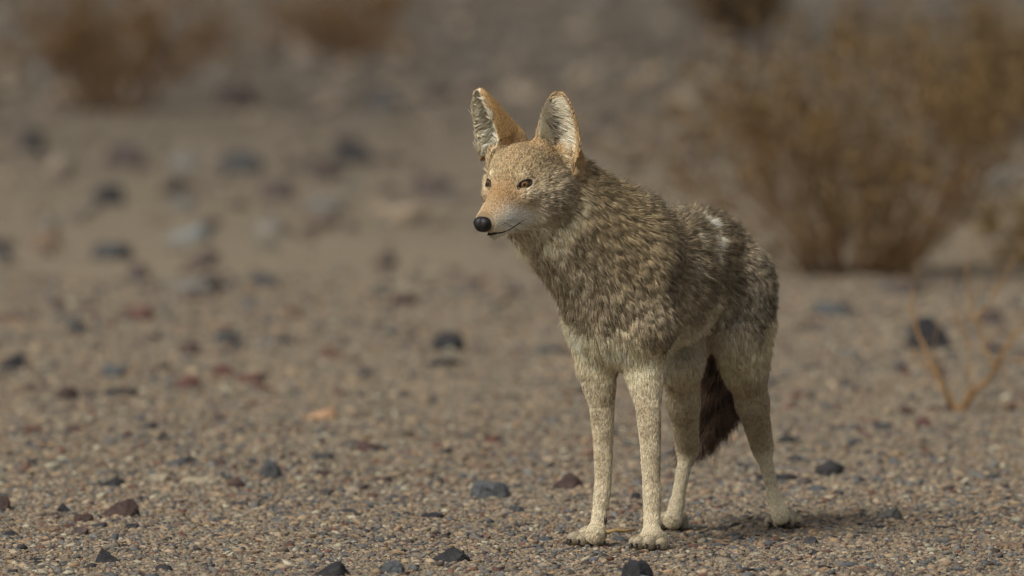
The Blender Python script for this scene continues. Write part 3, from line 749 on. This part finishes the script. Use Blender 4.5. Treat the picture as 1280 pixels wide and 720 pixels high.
# face
mk(H(.03, .0, -.018), .030, (.28, .155, .058), .7, .3); mk(H(.012, .020, -.022), .018, (.28, .155, .058), .5, .3); mk(H(.012, -.020, -.022), .018, (.28, .155, .058), .5, .3)
mk(H(.062, 0, -.035), .016, (.42, .30, .17), .6, .1)
for s in (-1, 1):
    mk(H(.002, s*.038, -.0145), .0095, (.74, .66, .49) if s > 0 else CREAM, 1.0, .0); mk(H(-.006, s*.040, .014), .008, (.12, .09, .06), .35, .4); mk(H(-.014, s*.046, -.011), .009, CREAM, .8, .0)    # under the eye
    mk(H(.0, s*.030, .016), .009, CREAM, .45, .1)
    mk(H(-.020, s*.050, -.020), .010, (.12, .10, .08), .45, .5)
    mk(H(-.035, s*.056, -.040), .014, (.12, .10, .08), .5, .6)
    mk(H(.045, s*.022, -.058), .021, (.80, .75, .64), 1.0, .0); mk(H(-.005, s*.036, -.062), .018, (.72, .66, .53), .8, .0); mk(H(.025, s*.026, -.064), .018, (.80, .75, .64), .9, .0); mk(H(.015, s*.030, -.060), .018, WHITE, .75, .0); mk(H(.075, s*.015, -.055), .012, WHITE, .8, .0)
    mk(H(-.075, s*.045, .045), .018, TAN, .5, .2)
mk(H(-.03, 0, .05), .03, (.36, .27, .16), .5, .45); mk(H(-.08, 0, .06), .035, (.40, .24, .11), .5, .3); mk(H(-.02, 0, .035), .025, (.40, .26, .13), .35, .4)
for p_, f_ in claws: mk(p_ + UP*.002, .0065, (.09, .07, .05), .7, .3)  # shade of the toe gaps, painted into the fur at each claw
for (x, y, r) in ((757, 500, .018), (745, 520, .014), (800, 510, .016), (755, 545, .012), (826, 545, .014), (806, 540, .012), (748, 570, .012), (824, 585, .010)): mk(sp(x, y), r, (.25, .195, .12), .7, .45)
# fore legs: darker front stripe on the left fore, tan outer sides
mk(sp(822, 570), .016, (.22, .175, .11), .6, .5); mk(sp(822, 530), .018, (.24, .19, .12), .6, .5); mk(sp(818, 600), .010, (.26, .2, .13), .5, .4)
mk(sp(748, 590), .014, (.34, .27, .175), .6, .3); mk(sp(745, 550), .014, (.36, .29, .19), .5, .3)
mk(sp(956, 530), .03, (.25, .195, .125), .55, .3); mk(sp(962, 490), .035, (.27, .215, .145), .5, .4)
mk(sp(972, 600), .014, (.24, .19, .125), .5, .2); mk(sp(866, 560), .018, (.26, .21, .14), .5, .2)

def paint(p, base, dk):
    for c, r, col, s, d in marks:
        m = np.abs(p-c).max(1) < r*2.2; i = np.nonzero(m)[0]
        if not len(i): continue
        g = s*np.exp(-((np.linalg.norm(p[i]-c, axis=1)/r)**2)*1.0)
        base[i] = base[i]*(1-g[:, None]) + col*g[:, None]
        if d is not None: dk[i] = dk[i]*(1-g) + d*g
    return base, dk

# ---------------------------------------------------------- skin
tri = np.concatenate([BFc[:, [0, 1, 2]], BFc[:, [0, 2, 3]]])
e1 = BV[tri[:, 1]]-BV[tri[:, 0]]; e2 = BV[tri[:, 2]]-BV[tri[:, 0]]
cr = np.cross(e1, e2); area = np.linalg.norm(cr, axis=1)/2
fn = cr/np.maximum(np.linalg.norm(cr, axis=1), 1e-12)[:, None]
VN = np.zeros_like(BV)
for k in range(3): np.add.at(VN, tri[:, k], cr)
VN /= np.maximum(np.linalg.norm(VN, axis=1), 1e-12)[:, None]
SG = sgrad(BV, .002); SG /= np.maximum(np.linalg.norm(SG, axis=1), 1e-9)[:, None]; VN = np.where(((SG*VN).sum(1) > .6)[:, None], SG, VN)
print('skin area', area.sum())
T, FLW, HLv, WE, EI = fields(BV, VN)
vb, vd = T[:, :3].copy(), T[:, 3].copy()
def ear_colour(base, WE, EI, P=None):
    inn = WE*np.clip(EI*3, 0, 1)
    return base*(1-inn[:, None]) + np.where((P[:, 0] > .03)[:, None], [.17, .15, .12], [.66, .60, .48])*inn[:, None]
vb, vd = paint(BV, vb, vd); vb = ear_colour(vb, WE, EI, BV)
sm, st, sb = bsdf('coyote_skin', (.3, .25, .18), .9, .1)
a_ = nn(st, 'ShaderNodeAttribute', attribute_name='col'); st.links.new(a_.outputs['Color'], sb.inputs['Base Color'])
coyote = bpy.data.objects.new('coyote', None); C.objects.link(coyote); coyote.location = (.24, .1, 0)
tag(coyote, 'grey and tan coyote standing on the gravel with its head turned left and tail hanging', 'coyote')
for e in EYES:
    q = (BV-e['srf'])@e['fr'].T; g_ = np.clip(1.6 - np.sqrt((q[:, 0]/.014)**2 + (q[:, 1]/.015)**2 + (q[:, 2]/.0095)**2), 0, 1)[:, None]; vb = vb*(1-g_) + np.array([.02, .015, .012])*g_
body = mesh_np('body', BV, BFc, sm, coyote, True, colors=vb*np.clip(.92 - HLv/.06, .5, .85)[:, None]*(1-.35*vd[:, None]))

# ---------------------------------------------------------- mouth
mouth, _, _ = bsdf('lip_skin', (.02, .016, .015), .6, .3)
def on_skin(p, dirv, lo_=-.03, hi_=.05):
    """slide p along dirv to the skin surface"""
    t = np.linspace(hi_, lo_, 161); X = p + t[:, None]*dirv; d = sdf(X)
    k = np.argmax(d < 0)
    return X[k] if (d < 0).any() else X[np.argmin(d)]
LIPP = []
m = MB()
for s in (-1, 1):
    pts = []
    for f, z, lft in ((.080, -.0745, .5), (.068, -.0745, .9), (.055, -.0745, 1), (.040, -.0735, 1), (.025, -.0700, 1), (.010, -.0650, 1), (-.003, -.0600, 1)):
        pts.append(on_skin(H(f, 0, z), HL*s*math.sin(lft*1.57)+HF*math.cos(lft*1.57)*.6, 0, .06) )
    LIPP += [q_*(1-t_) + w_*t_ for q_, w_ in zip(pts[:-1], pts[1:]) for t_ in (0, .33, .66)]
    pts = [p_ + (HL*s*.8 - HU*.3)*.0012 for p_ in pts]
    m.add(tube(pts, [.0018, .0018, .0016, .0014, .0013, .0011, .0006], 6))

m.build('lips', mouth, coyote)
# ---------------------------------------------------------- fur
DENS = float(os.environ.get('FURD', 1.0))
dens = T[tri, 6-2].mean(1)   # column 4 is density
cum = np.cumsum(area*dens); NH = int(cum[-1]*DENS)
pick = np.searchsorted(cum, rng.random(NH)*cum[-1]); pick = np.minimum(pick, len(tri)-1)
r1 = np.sqrt(rng.random(NH)); r2 = rng.random(NH)
bw = np.stack([1-r1, r1*(1-r2), r1*r2], 1)
P0 = (BV[tri[pick]]*bw[:, :, None]).sum(1); N0 = (VN[tri[pick]]*bw[:, :, None]).sum(1); N0 /= np.linalg.norm(N0, axis=1)[:, None]
keep = P0[:, 2] > .003
for e in EYES:
    q = (P0 - e['srf'])@e['fr'].T
    keep &= ((q[:, 0]/.014)**2 + (q[:, 1]/.0150)**2 + (q[:, 2]/.0076)**2) > 1
NOSE_C = H(.0945, -.001, -.053)
q = (P0-NOSE_C)@HFR.T; keep &= ~((q[:, 0] > -.006) & (np.linalg.norm(q, axis=1) < .0235))
lipd = np.full(len(P0), 9.0)
for q in LIPP: lipd = np.minimum(lipd, np.linalg.norm(P0-q, axis=1))
keep &= lipd > .0021
P0, N0 = P0[keep], N0[keep]; NH = len(P0); print('strands', NH)
T, FLW, HLs, WE, EI = fields(P0, N0)
base, dk, lift, clump, rad, gsp = T[:, :3].copy(), T[:, 3].copy(), T[:, 5].copy(), T[:, 6].copy(), T[:, 7].copy(), T[:, 8].copy()
base, dk = paint(P0, base, dk)
EU = np.zeros(NH); EZ = np.zeros(NH)
for q in prims[-2:]:
    m = np.linalg.norm(P0-q['base']-q['fr'][2]*.06, axis=1) < .085
    x = (P0[m]-q['base'])@q['fr'].T; z = x[:, 2]/q['ln']; EZ[m] = z; EU[m] = np.abs(x[:, 0])/(q['w']*prof(z)+.001)
rimf = np.clip((np.maximum(EU, EZ-.12)-np.where(P0[:, 0] > .03, .76, .93))/.12, 0, 1)
inn = WE*np.clip(EI*2.5, 0, 1)*(1-rimf); outr = WE*np.clip(-EI*3, 0, 1)
base = base*(1-inn[:, None]) + np.array([.62, .55, .42])*inn[:, None]
# dark hollow of the ears
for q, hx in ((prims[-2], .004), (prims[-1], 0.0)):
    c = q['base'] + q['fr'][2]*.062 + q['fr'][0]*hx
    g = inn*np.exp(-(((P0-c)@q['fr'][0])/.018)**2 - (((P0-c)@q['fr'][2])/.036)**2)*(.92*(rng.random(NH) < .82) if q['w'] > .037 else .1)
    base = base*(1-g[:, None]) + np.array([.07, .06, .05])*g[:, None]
HLs = HLs*(1-.15*rimf*WE) + inn*.015*(1-np.clip((P0[:, 2]-HO[2]-.12)/.04, 0, 1))
dk = dk*(1-inn)
lift = lift + inn*.15 - .02*rimf*WE
# flow projected on the skin
nrm = lambda v: v/np.maximum(np.linalg.norm(v, axis=1), 1e-9)[:, None]
FT = FLW - N0*(FLW*N0).sum(1)[:, None]; FT = nrm(FT + 1e-4)
# inner ear hair sweeps across the opening
for q in prims[-2:]:
    m = (inn > .3) & (np.linalg.norm(P0-q['base'], axis=1) < .14)
    x = (P0-q['base'])@q['fr'].T
    acr = -np.sign(x[:, 0])[:, None]*q['fr'][0]*.9 + q['fr'][2]*.35
    FT[m] = nrm((acr - N0*(acr*N0).sum(1)[:, None])[m])
# low-frequency wander of the coat
def wav(p, s, seed):
    r_ = np.random.default_rng(seed); o = np.zeros((len(p), 3))
    for _ in range(5):
        kv = r_.normal(size=3)*s; o += np.sin(p@kv + r_.random()*6.28)[:, None]*r_.normal(size=3)
    return o/2.2
FT = nrm(FT + wav(P0, 45, 3)*.16*np.clip(HLs/.03, 0, 1)[:, None] + wav(P0, 110, 5)*.12*np.clip(HLs/.03, 0, 1)[:, None])
FT = nrm(FT - N0*(FT*N0).sum(1)[:, None])
# guides
gm = rng.random(NH) < 1/np.maximum(1.0, T[:, 4]*DENS*gsp**2)
GI = np.nonzero(gm)[0]; kd = kdtree.KDTree(len(GI))
for j, i in enumerate(GI): kd.insert(P0[i], j)
kd.balance()
near = np.fromiter((kd.find(p)[1] for p in P0), dtype=np.int64, count=NH); g = GI[near]
print('guides', len(GI))
gr = rng.normal(size=(NH, 3)); grl = rng.random(NH)
L = HLs*(.62+.30*rng.random(NH)+.22*grl[g]*np.clip(HLs/.03, 0, 1)); stray = rng.random(NH) < .05; L[stray] *= 1.25
longf = np.clip((HLs-.012)/.02, 0, 1)
K = 5; tt = np.linspace(0, 1, K)
jit = gr*(.13*(.30+.70*longf))[:, None] + gr[g]*(.17*longf)[:, None]
clump = np.where(inn > .4, .25, clump)
g0 = np.array([0, 0, -1.0])
pos = np.zeros((NH, K, 3)); pos[:, 0] = P0 - N0*(.0002 + .0013*longf)[:, None]
Ng = nrm(N0[g]*.6+N0*.4); Fg = nrm(FT[g]*.7 + FT*.3)
for k in range(1, K):
    t = (tt[k]+tt[k-1])/2
    d = Fg*(.55+.75*t) + Ng*(lift*(1.15-.85*t))[:, None] + jit + g0*(.10*t)
    pos[:, k] = pos[:, k-1] + nrm(d)*(L/(K-1))[:, None]
off = P0 - P0[g]
for k in range(1, K):
    c = clump*(tt[k]**1.4)*np.where(stray, .2, 1)
    pos[:, k] -= off*c[:, None]
pos[:, :, 2] = np.maximum(pos[:, :, 2], .002)
# colour along the strand (banded guard hair)
cv = (.75+.50*grl[g])*(.74+.52*rng.random(NH))             # tuft and strand brightness
big = 1 + .24*np.tanh(wav(P0, 60, 11)[:, 0])
cv = 1 + (cv*big-1)*(.12+.88*longf) + (rng.random(NH)-.5)*(.85-.30*longf)
tsel = .5 + .5*np.sign(grl[g] - (1-dk*.85) + .25*(rng.random(NH)-.5))
tipd = np.clip(dk*(.25+.5*rng.random(NH)) + tsel*.75*np.clip(dk*2, 0, 1), 0, .97)
warm = (rng.random(NH)-.5)[:, None]*np.array([.12, 0, -.14])
rad = np.where(inn > .4, .00030, rad)
col = np.zeros((NH, K, 4), np.float32); col[..., 3] = 1
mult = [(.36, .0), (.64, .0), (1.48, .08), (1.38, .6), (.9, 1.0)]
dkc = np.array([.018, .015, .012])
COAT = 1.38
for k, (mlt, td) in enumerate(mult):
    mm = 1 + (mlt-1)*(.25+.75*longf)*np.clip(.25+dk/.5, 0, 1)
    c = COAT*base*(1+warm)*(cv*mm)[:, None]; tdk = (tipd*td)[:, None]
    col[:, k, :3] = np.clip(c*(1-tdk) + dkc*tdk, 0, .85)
ra = rad[:, None]*np.array([1, 1, .9, .68, .18])[None, :]
hm, ht, hb = bsdf('coyote_fur', (.3, .25, .18), .55, .25)
ha = nn(ht, 'ShaderNodeAttribute', attribute_name='col'); ht.links.new(ha.outputs['Color'], hb.inputs['Base Color'])
def fur_obj(name, sel, parent):
    n = int(sel.sum()); hc = bpy.data.hair_curves.new(name); hc.add_curves([K]*n)
    hc.attributes['position'].data.foreach_set('vector', pos[sel].astype(np.float32).ravel())
    r_ = hc.attributes.get('radius') or hc.attributes.new('radius', 'FLOAT', 'POINT')
    r_.data.foreach_set('value', ra[sel].astype(np.float32).ravel())
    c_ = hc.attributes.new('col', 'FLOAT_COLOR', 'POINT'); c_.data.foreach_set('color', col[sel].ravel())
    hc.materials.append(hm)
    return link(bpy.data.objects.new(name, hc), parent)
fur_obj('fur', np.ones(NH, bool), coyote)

# ---------------------------------------------------------- nose, eyes, mouth, claws, whiskers
blk, bt_, bb = bsdf('nose_skin', (.010, .009, .009), .50, .4)
tn = nn(bt_, 'ShaderNodeTexVoronoi'); tn.inputs['Scale'].default_value = 700; bm_ = nn(bt_, 'ShaderNodeBump'); bm_.inputs['Strength'].default_value = .4; bm_.inputs['Distance'].default_value = .0006
gc = nn(bt_, 'ShaderNodeNewGeometry'); bt_.links.new(gc.outputs['Position'], tn.inputs['Vector']); bt_.links.new(tn.outputs['Distance'], bm_.inputs['Height']); bt_.links.new(bm_.outputs[0], bb.inputs['Normal'])
def sph(c, r, fr, nu=28, nv=18, fn_=None):
    V = []; Fc = []
    for i in range(nv+1):
        th = math.pi*i/nv
        for j in range(nu):
            ph = 2*math.pi*j/nu
            d = np.array([math.cos(th), math.sin(th)*math.cos(ph), math.sin(th)*math.sin(ph)])
            v = d*np.asarray(r)
            if fn_: v = fn_(d, v)
            V.append(np.asarray(c) + v@np.asarray(fr))
    for i in range(nv):
        for j in range(nu):
            j2 = (j+1) % nu; Fc.append([i*nu+j, (i+1)*nu+j, (i+1)*nu+j2, i*nu+j2])
    return V, Fc
def nosefn(d, v):
    d8 = np.sign(d)*np.abs(d)**.82; v = v*(d8/np.where(np.abs(d) < 1e-6, 1, d)) if True else v; v[0] -= .003*max(0, d[2]*-1); v[1] *= 1-.22*max(0, -d[2])
    for s in (-1, 1):      # nostrils
        q = np.array([.35, s*.62, -.15]); q = q/np.linalg.norm(q); k = max(0, 1-np.linalg.norm(d-q)/.42)
        v = v*(1-.42*k**1.3)
    if d[0] > .3: v[0] -= .0018*math.exp(-(d[1]/.12)**2)
    return v
V, Fc = sph(NOSE_C, (.0134, .0170, .0144), HFR, 36, 26, nosefn)
mesh_np('nose', V, Fc, blk, coyote, True)
# lips: dark line from below the nose to the corner of the mouth
# eyes
em, et, eb = bsdf('eye_surface', (.1, .05, .02), .06, .6)
eg = nn(et, 'ShaderNodeAttribute', attribute_name='col'); et.links.new(eg.outputs['Color'], eb.inputs['Base Color'])
lidm, _, _ = bsdf('eyelid_skin', (.018, .013, .010), .5, .3)
for e in EYES:
    gz, ax1, ax2, s = e['gz'], e['ax1'], e['ax2'], e['s']; RE = .0118
    ec = e['srf'] - gz*(RE + .0004)
    V, Fc = sph(ec, (RE,)*3, e['fr'], 40, 36)
    V = np.array(V); ang = np.degrees(np.arccos(np.clip(((V-ec)/RE)@gz, -1, 1)))
    cc = np.where((ang < 14)[:, None], [.004, .003, .003], np.where((ang < 36)[:, None], np.array([.17, .088, .032])*(1-.012*(ang[:, None]-13)), [.05, .035, .028]))
    eye = mesh_np('eye', V, Fc, em, coyote, True, colors=cc)
    pts = []; n_ = 32; rr_ = []
    for k in range(n_+1):
        a = 2*math.pi*k/n_; cx, sx = math.cos(a), math.sin(a)
        x = .0140*cx; y = (.0068 if sx > 0 else .0062)*np.sign(sx)*abs(sx)**1.3 - (.0016 if cx < -.7 else 0)
        p_ = e['srf'] + ax1*x + ax2*y; t_ = np.linspace(.012, -.012, 97)[:, None]; Q = p_ + gz*t_; d_ = sdf(Q, False)
        pts.append(Q[np.argmax(d_ < 0)] if (d_ < 0).any() else p_); rr_.append(.0014 if sx < .2 else .0020)
    m = MB(); m.add(tube(pts, rr_, 7)); m.build('eyelid', lidm, eye)
# claws
clm, _, _ = bsdf('claw_horn', (.022, .018, .015), .45, .4)
for p, f in claws:
    m = MB(); m.add(tube([p - f*.004 + UP*.0015, p + f*.002 + UP*.0005, p + f*.006 - UP*.003, p + f*.008 - UP*.007], [.0032, .0032, .0024, .0007], 6)); m.build('claw', clm, coyote)
c_ = pt(757, 651, -.105); m = MB(); m.add(tube([c_ - UP*-.006, c_, c_ + fl(-.2, -.6, -1)*.008], [.0030, .0034, .0008], 6)); m.build('claw', clm, coyote)
# whiskers
wm, _, _ = bsdf('whisker', (.03, .025, .02), .5, .4)
r_ = np.random.default_rng(5)
for s in (-1, 1):
    for k in range(9):
        a = on_skin(H(.072-.007*(k % 5), 0, -.052-.005*(k//5)), HL*s, 0, .05)
        d = fl(*(HL*s*.7 - HF*(.35+.3*r_.random()) - HU*(.15+.5*r_.random())))
        L_ = .028+.025*r_.random()
        m = MB(); m.add(tube([a, a+d*L_*.5, a+d*L_-UP*.006], [.00028, .0002, .00008], 4)); m.build('whisker', wm, coyote)
